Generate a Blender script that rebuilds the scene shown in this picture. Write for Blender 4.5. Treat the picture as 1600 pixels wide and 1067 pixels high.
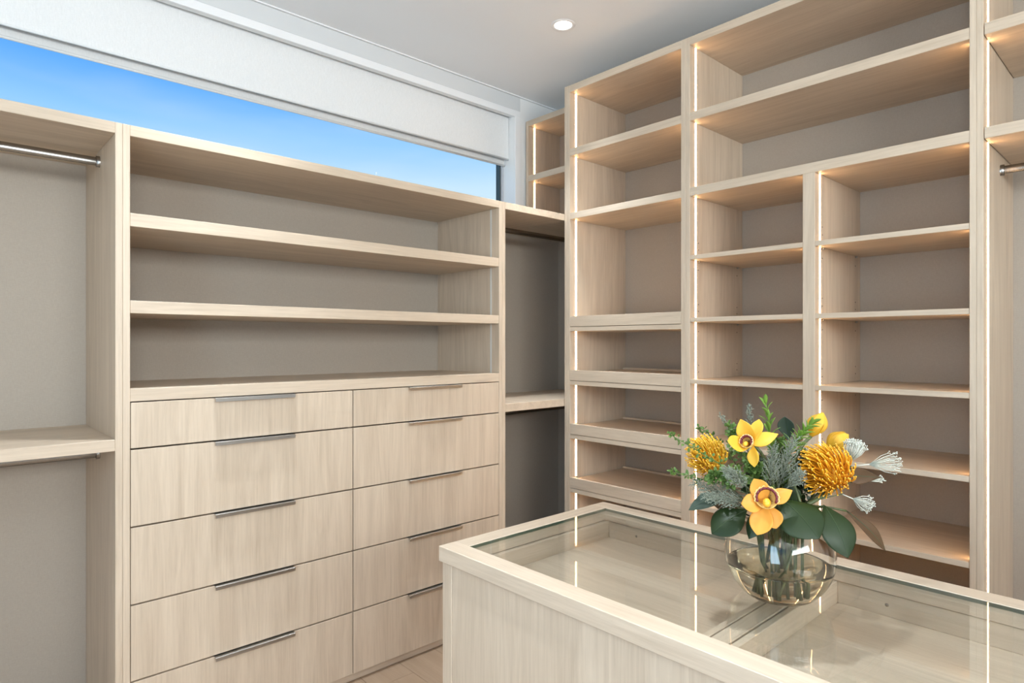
import bpy, bmesh, math, random
from mathutils import Vector, Matrix

scene = bpy.context.scene
for o in list(bpy.data.objects):
    bpy.data.objects.remove(o, do_unlink=True)
COL = scene.collection
PI = math.pi

# ------------------------------------------------------------------ camera
CAM_Z = 1.42
FPX, CYPX, YAW = 983.6, 536.4, math.radians(42.72)
cam_data = bpy.data.cameras.new('camera')
cam = bpy.data.objects.new('camera', cam_data)
COL.objects.link(cam)
cam_data.sensor_width = 36.0
cam_data.lens = FPX / 1600 * 36.0
cam_data.shift_y = (CYPX - 533.5) / 1600
cam_data.clip_start = 0.05
cam.location = (0, 0, CAM_Z)
cam.rotation_euler = (PI / 2, 0, -YAW)
scene.camera = cam

# ------------------------------------------------------------------ sky
world = bpy.data.worlds.new('sky')
scene.world = world
world.use_nodes = True
nt = world.node_tree
nt.nodes.clear()
w_out = nt.nodes.new('ShaderNodeOutputWorld')
w_bg = nt.nodes.new('ShaderNodeBackground')
w_tc = nt.nodes.new('ShaderNodeTexCoord')
w_sep = nt.nodes.new('ShaderNodeSeparateXYZ')
w_ramp = nt.nodes.new('ShaderNodeValToRGB')
w_noise = nt.nodes.new('ShaderNodeTexNoise')
w_mapn = nt.nodes.new('ShaderNodeMapping')
w_mix = nt.nodes.new('ShaderNodeMixRGB')
w_cr = nt.nodes.new('ShaderNodeValToRGB')
nt.links.new(w_tc.outputs['Generated'], w_sep.inputs[0])
nt.links.new(w_sep.outputs['Z'], w_ramp.inputs[0])
el = w_ramp.color_ramp.elements
el[0].position = 0.0
el[0].color = (0.62, 0.78, 0.92, 1)
el[1].position = 1.0
el[1].color = (0.05, 0.22, 0.70, 1)
for p, c in ((0.20, (0.66, 0.83, 0.97, 1)), (0.24, (0.57, 0.78, 0.98, 1)), (0.295, (0.30, 0.60, 1.0, 1)), (0.35, (0.13, 0.42, 1.0, 1)), (0.5, (0.08, 0.30, 0.85, 1))):
    e = el.new(p)
    e.color = c
nt.links.new(w_tc.outputs['Generated'], w_mapn.inputs[0])
w_mapn.inputs['Scale'].default_value = (1.2, 1.2, 6.0)
nt.links.new(w_mapn.outputs[0], w_noise.inputs['Vector'])
w_noise.inputs['Scale'].default_value = 2.0
w_noise.inputs['Detail'].default_value = 5
nt.links.new(w_noise.outputs[0], w_cr.inputs[0])
w_cr.color_ramp.elements[0].position = 0.45
w_cr.color_ramp.elements[1].position = 0.85
w_cr.color_ramp.elements[0].color = (0, 0, 0, 1)
w_cr.color_ramp.elements[1].color = (0.35, 0.35, 0.35, 1)
nt.links.new(w_cr.outputs[0], w_mix.inputs[0])
nt.links.new(w_ramp.outputs[0], w_mix.inputs[1])
w_mix.inputs[2].default_value = (0.85, 0.93, 1.0, 1)
nt.links.new(w_mix.outputs[0], w_bg.inputs[0])
w_bg.inputs[1].default_value = 1.0
nt.links.new(w_bg.outputs[0], w_out.inputs[0])

# ------------------------------------------------------------------ two lamps added outside the unseen windows to fill the room
FILL_POWER = 145.0
ld = bpy.data.lights.new('added_daylight', 'AREA')
ld.shape = 'RECTANGLE'
ld.size = 3.4
ld.size_y = 0.82
ld.energy = FILL_POWER * 0.56
ld.color = (0.55, 0.78, 1.0)
lo = bpy.data.objects.new('added_daylight', ld)
COL.objects.link(lo)
lo.location = (-1.86, -0.2, 2.15)
lo.rotation_euler = (0, -PI / 2 - math.radians(27), 0)
ld2 = bpy.data.lights.new('added_daylight_back', 'AREA')  # added fill from the rear, mainly for the drawer fronts
ld2.shape = 'RECTANGLE'
ld2.size = 2.6
ld2.size_y = 0.82
ld2.energy = FILL_POWER * 0.98
ld2.color = (0.95, 0.975, 1.0)
lo2 = bpy.data.objects.new('added_daylight_back', ld2)
COL.objects.link(lo2)
lo2.location = (0.1, -2.56, 2.15)
lo2.rotation_euler = (PI / 2 + math.radians(27), 0, 0)
DOWN_POWER = 4.8
LED_STRENGTH = 20.0

scene.view_settings.view_transform = 'Standard'
scene.view_settings.look = 'None'
scene.view_settings.exposure = 0.13
scene.view_settings.gamma = 1.0
scene.view_settings.use_curve_mapping = False

# ------------------------------------------------------------------ geometry from the camera calibration
_F = Vector((math.sin(YAW), math.cos(YAW), 0))
_R = Vector((math.cos(YAW), -math.sin(YAW), 0))
_U = Vector((0, 0, 1))


def at(px, py, depth):
    """world point seen at photo pixel (px,py) at forward distance depth"""
    return Vector((0, 0, CAM_Z)) + depth * (_F + _R * (px - 800) / FPX + _U * (CYPX - py) / FPX)


# ------------------------------------------------------------------ materials
def new_mat(name):
    m = bpy.data.materials.new(name)
    m.use_nodes = True
    n = m.node_tree
    n.nodes.clear()
    out = n.nodes.new('ShaderNodeOutputMaterial')
    return m, n, out


def principled(n, out, color=(0.8, 0.8, 0.8), rough=0.5, metal=0.0, spec=0.5):
    b = n.nodes.new('ShaderNodeBsdfPrincipled')
    b.inputs['Base Color'].default_value = (*color, 1)
    b.inputs['Roughness'].default_value = rough
    b.inputs['Metallic'].default_value = metal
    b.inputs['Specular IOR Level'].default_value = spec
    n.links.new(b.outputs[0], out.inputs[0])
    return b


def plain(name, color, rough=0.5, metal=0.0, spec=0.5, var=0.0, vscale=20.0):
    m, n, out = new_mat(name)
    b = principled(n, out, color, rough, metal, spec)
    if var:
        tc = n.nodes.new('ShaderNodeTexCoord')
        no = n.nodes.new('ShaderNodeTexNoise')
        no.inputs['Scale'].default_value = vscale
        no.inputs['Detail'].default_value = 4
        n.links.new(tc.outputs['Object'], no.inputs['Vector'])
        r = n.nodes.new('ShaderNodeValToRGB')
        r.color_ramp.elements[0].position = 0.3
        r.color_ramp.elements[1].position = 0.7
        r.color_ramp.elements[0].color = (*[c * (1 - var) for c in color], 1)
        r.color_ramp.elements[1].color = (*[min(1, c * (1 + var)) for c in color], 1)
        n.links.new(no.outputs[0], r.inputs[0])
        n.links.new(r.outputs[0], b.inputs['Base Color'])
    return m


def wood(name, axis, light, dark, rough=0.45, contrast=1.0):
    m, n, out = new_mat(name)
    b = principled(n, out, light, rough, 0, 0.5)
    tc = n.nodes.new('ShaderNodeTexCoord')
    oi = n.nodes.new('ShaderNodeObjectInfo')
    mul = n.nodes.new('ShaderNodeVectorMath')
    mul.operation = 'SCALE'
    mul.inputs[0].default_value = (7.3, 5.1, 9.7)
    n.links.new(oi.outputs['Random'], mul.inputs['Scale'])
    add = n.nodes.new('ShaderNodeVectorMath')
    n.links.new(tc.outputs['Object'], add.inputs[0])
    n.links.new(mul.outputs[0], add.inputs[1])

    def band(along, across, detail, dist, p0, p1):
        mp = n.nodes.new('ShaderNodeMapping')
        s = [across, across, across]
        s[axis] = along
        mp.inputs['Scale'].default_value = s
        n.links.new(add.outputs[0], mp.inputs[0])
        no = n.nodes.new('ShaderNodeTexNoise')
        no.inputs['Scale'].default_value = 1.0
        no.inputs['Detail'].default_value = detail
        no.inputs['Roughness'].default_value = 0.6
        no.inputs['Distortion'].default_value = dist
        n.links.new(mp.outputs[0], no.inputs['Vector'])
        r = n.nodes.new('ShaderNodeMapRange')
        r.inputs['From Min'].default_value = p0
        r.inputs['From Max'].default_value = p1
        n.links.new(no.outputs[0], r.inputs['Value'])
        return r.outputs[0]
    g1 = band(1.1, 13, 5, 1.6, 0.35, 0.72)      # broad cathedral figure
    g2 = band(5, 150, 3, 0.3, 0.42, 0.75)       # fine straight grain
    g3 = band(16, 420, 2, 0.0, 0.60, 0.80)      # pores
    m1 = n.nodes.new('ShaderNodeMath')
    m1.operation = 'MULTIPLY'
    m1.inputs[1].default_value = 0.50 * contrast
    n.links.new(g1, m1.inputs[0])
    m2 = n.nodes.new('ShaderNodeMath')
    m2.operation = 'MULTIPLY_ADD'
    m2.inputs[1].default_value = 0.30 * contrast
    n.links.new(g2, m2.inputs[0])
    n.links.new(m1.outputs[0], m2.inputs[2])
    m3 = n.nodes.new('ShaderNodeMath')
    m3.operation = 'MULTIPLY_ADD'
    m3.use_clamp = True
    m3.inputs[1].default_value = 0.25 * contrast
    n.links.new(g3, m3.inputs[0])
    n.links.new(m2.outputs[0], m3.inputs[2])
    mix = n.nodes.new('ShaderNodeMixRGB')
    mix.inputs[1].default_value = (*light, 1)
    mix.inputs[2].default_value = (*dark, 1)
    n.links.new(m3.outputs[0], mix.inputs[0])
    n.links.new(mix.outputs[0], b.inputs['Base Color'])
    bp = n.nodes.new('ShaderNodeBump')
    bp.inputs['Strength'].default_value = 0.08
    bp.inputs['Distance'].default_value = 0.001
    n.links.new(g2, bp.inputs['Height'])
    n.links.new(bp.outputs[0], b.inputs['Normal'])
    return m


OAK_L, OAK_D = (0.67, 0.55, 0.42), (0.44, 0.338, 0.24)
W = [wood('oak_grain_x', 0, OAK_L, OAK_D), wood('oak_grain_y', 1, OAK_L, OAK_D), wood('oak_grain_z', 2, OAK_L, OAK_D)]
FLOORW = wood('floor_oak', 1, (0.37, 0.265, 0.18), (0.26, 0.175, 0.112), 0.5, 0.9)


def linen(name, color):
    m, n, out = new_mat(name)
    b = principled(n, out, color, 0.6, 0, 0.3)
    tc = n.nodes.new('ShaderNodeTexCoord')
    cols = []
    for sc in ((90, 90, 900), (900, 900, 60)):
        mp = n.nodes.new('ShaderNodeMapping')
        mp.inputs['Scale'].default_value = sc
        n.links.new(tc.outputs['Object'], mp.inputs[0])
        no = n.nodes.new('ShaderNodeTexNoise')
        no.inputs['Scale'].default_value = 1
        no.inputs['Detail'].default_value = 2
        n.links.new(mp.outputs[0], no.inputs['Vector'])
        cols.append(no.outputs[0])
    a = n.nodes.new('ShaderNodeMath')
    n.links.new(cols[0], a.inputs[0])
    n.links.new(cols[1], a.inputs[1])
    r = n.nodes.new('ShaderNodeMapRange')
    r.inputs['From Min'].default_value = 0.6
    r.inputs['From Max'].default_value = 1.4
    n.links.new(a.outputs[0], r.inputs['Value'])
    mix = n.nodes.new('ShaderNodeMixRGB')
    mix.inputs[1].default_value = (*[c * 0.92 for c in color], 1)
    mix.inputs[2].default_value = (*[c * 1.08 for c in color], 1)
    n.links.new(r.outputs[0], mix.inputs[0])
    n.links.new(mix.outputs[0], b.inputs['Base Color'])
    return m


BACK = linen('grey_linen_laminate', (0.41, 0.353, 0.29))
PAINT = plain('white_paint', (0.85, 0.85, 0.84), 0.6, var=0.01, vscale=3)
CEIL = plain('ceiling_paint', (0.88, 0.89, 0.895), 0.7, var=0.01, vscale=2)
BANDP = plain('pale_grey_paint', (0.66, 0.67, 0.67), 0.6)
TRIMW = plain('white_trim_paint', (0.86, 0.86, 0.86), 0.4)
FABRIC = linen('blind_fabric', (0.80, 0.80, 0.79))
FABRIC2 = linen('blockout_fabric', (0.72, 0.71, 0.69))
ALU = plain('brushed_aluminium', (0.46, 0.45, 0.43), 0.32, 1.0)
CHROME = plain('satin_chrome', (0.30, 0.285, 0.265), 0.25, 1.0)
DARKALU = plain('anthracite_aluminium', (0.05, 0.075, 0.08), 0.4, 0.3)
GREYALU = plain('grey_window_frame', (0.50, 0.50, 0.52), 0.5)
DARK = plain('dark_gap', (0.03, 0.025, 0.02), 0.8)
OPAL = plain('unlit_opal_diffuser', (0.66, 0.66, 0.63), 0.4)
SCREW = plain('screw_cap', (0.25, 0.22, 0.19), 0.5)


def emit(name, color, s):
    m, n, out = new_mat(name)
    e = n.nodes.new('ShaderNodeEmission')
    e.inputs[0].default_value = (*color, 1)
    e.inputs[1].default_value = s
    n.links.new(e.outputs[0], out.inputs[0])
    return m


LED = emit('warm_led', (1.0, 0.62, 0.32), LED_STRENGTH)
LAMP = emit('downlight_lens', (1.0, 0.95, 0.88), 6.0)


def thin_glass(name, tint, f0=0.045, rough=0.0, power=5.0):
    m, n, out = new_mat(name)
    tr = n.nodes.new('ShaderNodeBsdfTransparent')
    tr.inputs[0].default_value = (*tint, 1)
    gl = n.nodes.new('ShaderNodeBsdfGlossy')
    gl.inputs['Roughness'].default_value = rough
    lw = n.nodes.new('ShaderNodeLayerWeight')
    lw.inputs['Blend'].default_value = 0.5
    pw = n.nodes.new('ShaderNodeMath')
    pw.operation = 'POWER'
    pw.inputs[1].default_value = power
    n.links.new(lw.outputs['Facing'], pw.inputs[0])
    ma = n.nodes.new('ShaderNodeMath')
    ma.operation = 'MULTIPLY_ADD'
    ma.inputs[1].default_value = 1 - f0
    ma.inputs[2].default_value = f0
    n.links.new(pw.outputs[0], ma.inputs[0])
    mix = n.nodes.new('ShaderNodeMixShader')
    n.links.new(ma.outputs[0], mix.inputs[0])
    n.links.new(tr.outputs[0], mix.inputs[1])
    n.links.new(gl.outputs[0], mix.inputs[2])
    n.links.new(mix.outputs[0], out.inputs[0])
    return m


SHEET = thin_glass('clear_sheet_glass', (0.98, 0.99, 0.985), 0.055)
PANE = thin_glass('window_glass', (0.97, 0.985, 0.98), 0.004)
GEDGE = thin_glass('green_glass_edge', (0.50, 0.66, 0.61), 0.08)
m_, n_, o_ = new_mat('clear_vase_glass')
VASEG = m_
_g = n_.nodes.new('ShaderNodeBsdfGlass')
_g.inputs['IOR'].default_value = 1.45
_g.inputs['Roughness'].default_value = 0.0
_g.inputs[0].default_value = (0.985, 0.98, 0.965, 1)
n_.links.new(_g.outputs[0], o_.inputs[0])
m_, n_, o_ = new_mat('vase_water')
WATER = m_
_g = n_.nodes.new('ShaderNodeBsdfGlass')
_g.inputs['IOR'].default_value = 1.33
_g.inputs['Roughness'].default_value = 0.0
_g.inputs[0].default_value = (0.965, 0.945, 0.86, 1)
n_.links.new(_g.outputs[0], o_.inputs[0])


def petal_mat(name, base, tip, rough=0.45, trans=0.25):
    """petal or leaf: colour noise along the blade, some light shining through"""
    m, n, out = new_mat(name)
    b = n.nodes.new('ShaderNodeBsdfPrincipled')
    b.inputs['Roughness'].default_value = rough
    b.inputs['Specular IOR Level'].default_value = 0.35
    tc = n.nodes.new('ShaderNodeTexCoord')
    no = n.nodes.new('ShaderNodeTexNoise')
    no.inputs['Scale'].default_value = 60
    no.inputs['Detail'].default_value = 4
    n.links.new(tc.outputs['Object'], no.inputs['Vector'])
    uv = n.nodes.new('ShaderNodeAttribute')
    uv.attribute_name = 'along'
    add = n.nodes.new('ShaderNodeMath')
    add.operation = 'MULTIPLY_ADD'
    add.inputs[1].default_value = 0.35
    n.links.new(no.outputs[0], add.inputs[0])
    n.links.new(uv.outputs['Fac'], add.inputs[2])
    mix = n.nodes.new('ShaderNodeMixRGB')
    mr = n.nodes.new('ShaderNodeMapRange')
    mr.inputs['From Min'].default_value = 0.1
    mr.inputs['From Max'].default_value = 1.1
    n.links.new(add.outputs[0], mr.inputs['Value'])
    n.links.new(mr.outputs[0], mix.inputs[0])
    mix.inputs[1].default_value = (*base, 1)
    mix.inputs[2].default_value = (*tip, 1)
    n.links.new(mix.outputs[0], b.inputs['Base Color'])
    tl = n.nodes.new('ShaderNodeBsdfTranslucent')
    n.links.new(mix.outputs[0], tl.inputs[0])
    ms = n.nodes.new('ShaderNodeMixShader')
    ms.inputs[0].default_value = trans
    n.links.new(b.outputs[0], ms.inputs[1])
    n.links.new(tl.outputs[0], ms.inputs[2])
    n.links.new(ms.outputs[0], out.inputs[0])
    return m


# ------------------------------------------------------------------ object helpers
def link(name, me, mat, parent=None, smooth=False):
    if mat:
        me.materials.append(mat)
    if smooth:
        for p in me.polygons:
            p.use_smooth = True
    o = bpy.data.objects.new(name, me)
    COL.objects.link(o)
    if parent is not None:
        o.parent = parent
    return o


def base_of(parent):
    b = Vector((0, 0, 0))
    p = parent
    while p is not None:
        b += Vector(p.location)
        p = p.parent
    return b


def box(name, x0, x1, y0, y1, z0, z1, mat, parent=None, bev=0.0012):
    """a board given in room coordinates; its own origin sits at its centre"""
    bm = bmesh.new()
    c = Vector(((x0 + x1) / 2, (y0 + y1) / 2, (z0 + z1) / 2))
    bmesh.ops.create_cube(bm, size=1)
    for v in bm.verts:
        v.co = Vector((v.co.x * (x1 - x0), v.co.y * (y1 - y0), v.co.z * (z1 - z0)))
    if bev:
        bmesh.ops.bevel(bm, geom=list(bm.edges), offset=min(bev, 0.3 * min(x1 - x0, y1 - y0, z1 - z0)), segments=1, affect='EDGES')
    me = bpy.data.meshes.new(name)
    bm.to_mesh(me)
    bm.free()
    o = link(name, me, mat, parent)
    o.location = c - base_of(parent)
    return o


def wbox(name, x0, x1, y0, y1, z0, z1, parent=None, grain=None, bev=0.0012):
    d = (x1 - x0, y1 - y0, z1 - z0)
    g = grain if grain is not None else d.index(max(d))
    return box(name, x0, x1, y0, y1, z0, z1, W[g], parent, bev)


def thing(name, loc, label, cat, group=None):
    o = bpy.data.objects.new(name, None)
    o.empty_display_size = 0.1
    COL.objects.link(o)
    o.location = loc
    return tag(o, label, cat, group)


def tag(o, label, cat, group=None):
    o['label'] = label
    o['category'] = cat
    if group:
        o['group'] = group
    return o


def structure(o):
    o['kind'] = 'structure'
    return o


def pydata(name, verts, faces, mat, parent=None, smooth=True):
    b = base_of(parent)
    me = bpy.data.meshes.new(name)
    me.from_pydata([tuple(Vector(v) - b) for v in verts], [], faces)
    me.update()
    return link(name, me, mat, parent, smooth)


class MB:
    """collects tubes, balls and blades for one mesh"""
    def __init__(self):
        self.v, self.f, self.a = [], [], []

    def tube(self, pts, rad, seg=6, cap=True):
        pts = [Vector(p) for p in pts]
        n = len(pts)
        if not isinstance(rad, (list, tuple)):
            rad = [rad] * n
        prev = None
        rings = []
        for i, p in enumerate(pts):
            t = (pts[min(i + 1, n - 1)] - pts[max(i - 1, 0)]).normalized()
            if prev is None:
                h = Vector((0, 0, 1)) if abs(t.z) < 0.9 else Vector((1, 0, 0))
                s = t.cross(h).normalized()
            else:
                s = (prev - t * prev.dot(t)).normalized()
            prev = s
            q = t.cross(s)
            b0 = len(self.v)
            for k in range(seg):
                a = 2 * PI * k / seg
                self.v.append(p + rad[i] * (s * math.cos(a) + q * math.sin(a)))
                self.a.append(i / max(1, n - 1))
            rings.append(b0)
        for i in range(n - 1):
            for k in range(seg):
                k2 = (k + 1) % seg
                self.f.append((rings[i] + k, rings[i] + k2, rings[i + 1] + k2, rings[i + 1] + k))
        if cap:
            self.f.append(tuple(rings[0] + k for k in reversed(range(seg))))
            self.f.append(tuple(rings[-1] + k for k in range(seg)))

    def ball(self, c, r, axis=None, stretch=1.0, ns=8, nr=5):
        c = Vector(c)
        ax = Vector(axis).normalized() if axis is not None else Vector((0, 0, 1))
        h = Vector((0, 0, 1)) if abs(ax.z) < 0.9 else Vector((1, 0, 0))
        s = ax.cross(h).normalized()
        q = ax.cross(s)
        b0 = len(self.v)
        self.v.append(c - ax * r * stretch)
        self.a.append(0.0)
        for i in range(1, nr):
            t = PI * i / nr
            for k in range(ns):
                a = 2 * PI * k / ns
                self.v.append(c - ax * r * stretch * math.cos(t) + r * math.sin(t) * (s * math.cos(a) + q * math.sin(a)))
                self.a.append(i / nr)
        self.v.append(c + ax * r * stretch)
        self.a.append(1.0)
        for k in range(ns):
            k2 = (k + 1) % ns
            self.f.append((b0, b0 + 1 + k2, b0 + 1 + k))
            for i in range(nr - 2):
                p = b0 + 1 + i * ns
                self.f.append((p + k, p + k2, p + ns + k2, p + ns + k))
            p = b0 + 1 + (nr - 2) * ns
            self.f.append((p + k, p + k2, b0 + 1 + (nr - 1) * ns))

    def blade(self, base, tip, normal, width, bend=0.0, cup=0.0, fat=0.5, nu=9, nv=5, sharp=1.0, ruffle=0.0, twist=0.0):
        """petal/leaf surface; fat = where along the length it is widest; sharp>1 gives a pointed tip"""
        base, tip = Vector(base), Vector(tip)
        L = tip - base
        ln = L.length
        t = L.normalized()
        nrm = Vector(normal)
        nrm = (nrm - t * nrm.dot(t)).normalized()
        side = t.cross(nrm)
        b0 = len(self.v)
        e = math.log(0.5) / math.log(fat)
        for i in range(nu):
            u = i / (nu - 1)
            uu = min(max(u, 0.015), 0.985 if sharp < 1.2 else 1.0)
            w = width * max(0.02, math.sin(PI * uu ** e)) ** (0.75 if sharp < 1.2 else 1.0)
            if sharp > 1.2 and u > fat:
                w = width * max(0.01, (1 - ((u - fat) / (1 - fat)) ** sharp))
            tw = twist * u
            sd = side * math.cos(tw) + nrm * math.sin(tw)
            nn = nrm * math.cos(tw) - side * math.sin(tw)
            for j in range(nv):
                v = -1 + 2 * j / (nv - 1)
                p = base + L * u + nrm * (bend * ln * math.sin(PI * u)) + sd * (v * w / 2) + nn * (cup * w * v * v)
                if ruffle:
                    p += nn * ruffle * math.sin(u * 9 + v * 4) * abs(v)
                self.v.append(p)
                self.a.append(u)
        for i in range(nu - 1):
            for j in range(nv - 1):
                a = b0 + i * nv + j
                self.f.append((a, a + 1, a + nv + 1, a + nv))

    def build(self, name, mat, parent=None, solid=0.0, smooth=True, sub=0):
        o = pydata(name, self.v, self.f, mat, parent, smooth)
        at_ = o.data.attributes.new('along', 'FLOAT', 'POINT')
        at_.data.foreach_set('value', self.a)
        if sub:
            s = o.modifiers.new('sub', 'SUBSURF')
            s.levels = s.render_levels = sub
        if solid:
            s = o.modifiers.new('solid', 'SOLIDIFY')
            s.thickness = solid
            s.offset = 0
        return o


def lathe(name, prof, c, mat, parent=None, seg=48, close=True):
    """profile of (radius, height) turned about a vertical axis through c"""
    v, f = [], []
    n = len(prof)
    for r, z in prof:
        for k in range(seg):
            a = 2 * PI * k / seg
            v.append((c[0] + r * math.cos(a), c[1] + r * math.sin(a), c[2] + z))
    for i in range(n - 1):
        for k in range(seg):
            k2 = (k + 1) % seg
            f.append((i * seg + k, i * seg + k2, (i + 1) * seg + k2, (i + 1) * seg + k))
    if close:
        f.append(tuple(reversed(range(seg))))
        f.append(tuple((n - 1) * seg + k for k in range(seg)))
    return pydata(name, v, f, mat, parent)


# ================================================================== the room
D = 2.3856          # front plane of the window-wall cabinets
X2 = 2.602          # front plane of the tall towers
YB = 2.912          # back panel, window-wall cabinets
YW = 2.936          # window wall face
XB = 3.108          # back panel, towers
XW = 3.135          # right wall face
ZC = 3.000          # ceiling
ZT = 2.142          # top of the window-wall cabinets
XN, YN = -1.70, -2.40   # walls behind the camera
T = 0.0215          # board thickness

# floor with separate oak boards
fl = structure(box('floor', XN - 0.1, XW + 0.1, YN - 0.1, 3.15, -0.12, -0.012, DARK, None, 0))
random.seed(3)
x = XN
row = 0
while x < XW:
    xe = min(x + 0.19, XW)
    y = YN - random.uniform(0, 1.6)
    while y < YW:
        y0, y1 = max(y, YN), min(y + 1.9, YW)
        if y1 - y0 > 0.05:
            box('plank', x + 0.0006, xe - 0.0006, y0 + 0.0006, y1 - 0.0006, -0.0125, 0.0, FLOORW, fl, 0.001)
        y += 1.9
    x = xe
    row += 1

structure(box('ceiling', XN - 0.1, XW + 0.1, YN - 0.1, 3.3, ZC, ZC + 0.1, CEIL, None, 0))
# window wall: below, beside and above the long opening
JX, JL = 2.733, -0.95           # jambs of the opening
wl = structure(box('wall_left', XN - 0.1, XW + 0.1, YW, 3.10, 0, 2.10, PAINT, None, 0))
box('wall_panel', JX, XW + 0.1, YW, 3.10, 2.10, ZC, PAINT, wl, 0)
box('wall_panel', XN - 0.1, JL, YW, 3.10, 2.10, ZC, PAINT, wl, 0)
box('wall_panel', JL, JX, YW, 2.966, 2.866, ZC, PAINT, wl, 0)          # thin header in front of the blind roller
structure(box('wall_right', XW, XW + 0.1, YN - 0.1, YW, 0, ZC, PAINT, None, 0))
wb = structure(box('wall_back', XN - 0.1, XW + 0.1, YN - 0.1, YN, 0, 1.72, PAINT, None, 0))
box('wall_panel', XN - 0.1, XW + 0.1, YN - 0.1, YN, 2.58, ZC, PAINT, wb, 0)
box('wall_panel', XN - 0.1, -1.23, YN - 0.1, YN, 1.72, 2.58, PAINT, wb, 0)
box('wall_panel', 1.43, XW + 0.1, YN - 0.1, YN, 1.72, 2.58, PAINT, wb, 0)
w3 = structure(box('added_window_3', -1.23, 1.43, YN - 0.06, YN - 0.02, 2.53, 2.58, DARKALU, None, 0))  # unseen window, added as an opening for the rear fill lamp
box('window_frame', -1.23, 1.43, YN - 0.06, YN - 0.02, 1.72, 1.77, DARKALU, w3, 0)
for xx in (-1.23, 0.075, 1.38):
    box('window_frame', xx, xx + 0.05, YN - 0.06, YN - 0.02, 1.77, 2.53, DARKALU, w3, 0)
for xx in (-1.18, 0.125):
    box('pane', xx, xx + 1.255, YN - 0.043, YN - 0.037, 1.77, 2.53, PANE, w3, 0)
# wall behind the camera; its wide window is added to let light in
wn = structure(box('wall_near', XN - 0.1, XN, YN, YW, 0, 1.72, PAINT, None, 0))
box('wall_panel', XN - 0.1, XN, YN, YW, 2.58, ZC, PAINT, wn, 0)
box('wall_panel', XN - 0.1, XN, YN, -1.93, 1.72, 2.58, PAINT, wn, 0)
box('wall_panel', XN - 0.1, XN, 1.53, YW, 1.72, 2.58, PAINT, wn, 0)
w2 = structure(box('added_window_2', XN - 0.06, XN - 0.02, -1.93, 1.53, 2.53, 2.58, DARKALU, None, 0))  # unseen window, added as an opening for the side fill lamp
box('window_frame', XN - 0.06, XN - 0.02, -1.93, 1.53, 1.72, 1.77, DARKALU, w2, 0)
for yy in (-1.93, -0.225, 1.48):
    box('window_frame', XN - 0.06, XN - 0.02, yy, yy + 0.05, 1.77, 2.53, DARKALU, w2, 0)
for yy in (-1.88, -0.175):
    box('pane', XN - 0.043, XN - 0.037, yy, yy + 1.655, 1.77, 2.53, PANE, w2, 0)

# window_1: dark aluminium frame deep in the opening, clear pane
w1 = structure(box('window_1', JL, JX, 3.042, 3.095, 2.90, ZC, DARKALU, None, 0))
box('window_frame', JX - 0.014, JX, 3.040, 3.095, 2.10, 2.90, GREYALU, w1)
box('glazing_bead', JX - 0.023, JX - 0.014, 3.052, 3.090, 2.10, 2.90, DARKALU, w1)
box('window_frame', JL, JL + 0.03, 3.042, 3.095, 2.10, 2.90, DARKALU, w1)
box('window_frame', JL + 0.03, JX - 0.023, 3.042, 3.095, 2.10, 2.145, DARKALU, w1)
box('pane', JL + 0.03, JX - 0.023, 3.066, 3.072, 2.145, 2.90, PANE, w1, 0)
# painted architrave around the opening and the flush panel over it
structure(box('trim_1', JL - 0.045, 2.778, YW - 0.008, YW, 2.864, 2.903, TRIMW))
structure(box('trim_2', JX, 2.778, YW - 0.008, YW, ZT, 2.864, TRIMW))
structure(box('trim_3', JL - 0.045, 2.778, YW - 0.006, YW, 2.904, ZC - 0.008, BANDP))
structure(box('trim_4', JL - 0.045, XW, YW - 0.014, YW, ZC - 0.007, ZC, TRIMW))

# roller blinds inside the opening
bl = thing('roller_blind', (0.9, 2.99, 2.60), 'white roller blind half drawn over the long high window', 'blind')
box('fabric', JL + 0.005, JX - 0.003, 2.9895, 2.9905, 2.606, 2.955, FABRIC, bl, 0)
_m = MB()
_m.tube([(JL + 0.005, 2.99, 2.602), (JX - 0.003, 2.99, 2.602)], 0.005, 10)
_m.build('hem_bar', FABRIC, bl)
_m = MB()
_m.tube([(JL + 0.005, 2.99, 2.972), (JX - 0.003, 2.99, 2.972)], 0.020, 16)
_m.build('roller', ALU, bl)
b2 = thing('roller_blind', (0.9, 3.026, 2.56), 'grey blockout roller blind hanging lower, behind the white blind', 'blind')
box('fabric', JL + 0.005, JX - 0.004, 3.0255, 3.0265, 2.572, 2.96, FABRIC2, b2, 0)
_m = MB()
_m.tube([(JL + 0.005, 3.026, 2.568), (JX - 0.004, 3.026, 2.568)], 0.006, 10)
_m.build('hem_bar', FABRIC2, b2)

# recessed downlights: one by the shoe tower, the unseen others added for light
for i, xx in enumerate((2.306, 0.75, -0.80)):
    for j, yy in enumerate((2.123, 0.75, -0.65, -1.9)):
        if i == 0 and j in (1, 2):
            continue
        seen = (i == 0 and j == 0)
        if seen:
            dl = thing('downlight', (xx, yy, ZC), 'round white recessed downlight in the ceiling near the shoe tower', 'downlight')
        else:
            dl = thing('downlight', (xx, yy, ZC), 'unseen round downlight added in the ceiling to light the room', 'downlight', 'added downlights')
        prof = [(0.043, -0.001), (0.046, -0.004), (0.058, -0.004), (0.061, -0.001)]
        lathe('trim_ring', prof, (xx, yy, ZC), TRIMW, dl, 40, False)
        lathe('lens', [(0.0005, -0.0015), (0.043, -0.0015)], (xx, yy, ZC), LAMP, dl, 40, False)
        a = bpy.data.lights.new('downlight_lamp', 'AREA')
        a.shape = 'DISK'
        a.size = 0.085
        a.energy = DOWN_POWER
        a.color = (0.86, 0.93, 1.0)
        a.spread = math.radians(62)
        ao = bpy.data.objects.new('downlight_lamp', a)
        COL.objects.link(ao)
        ao.parent = dl
        ao.location = (0, 0, -0.006)

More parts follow.
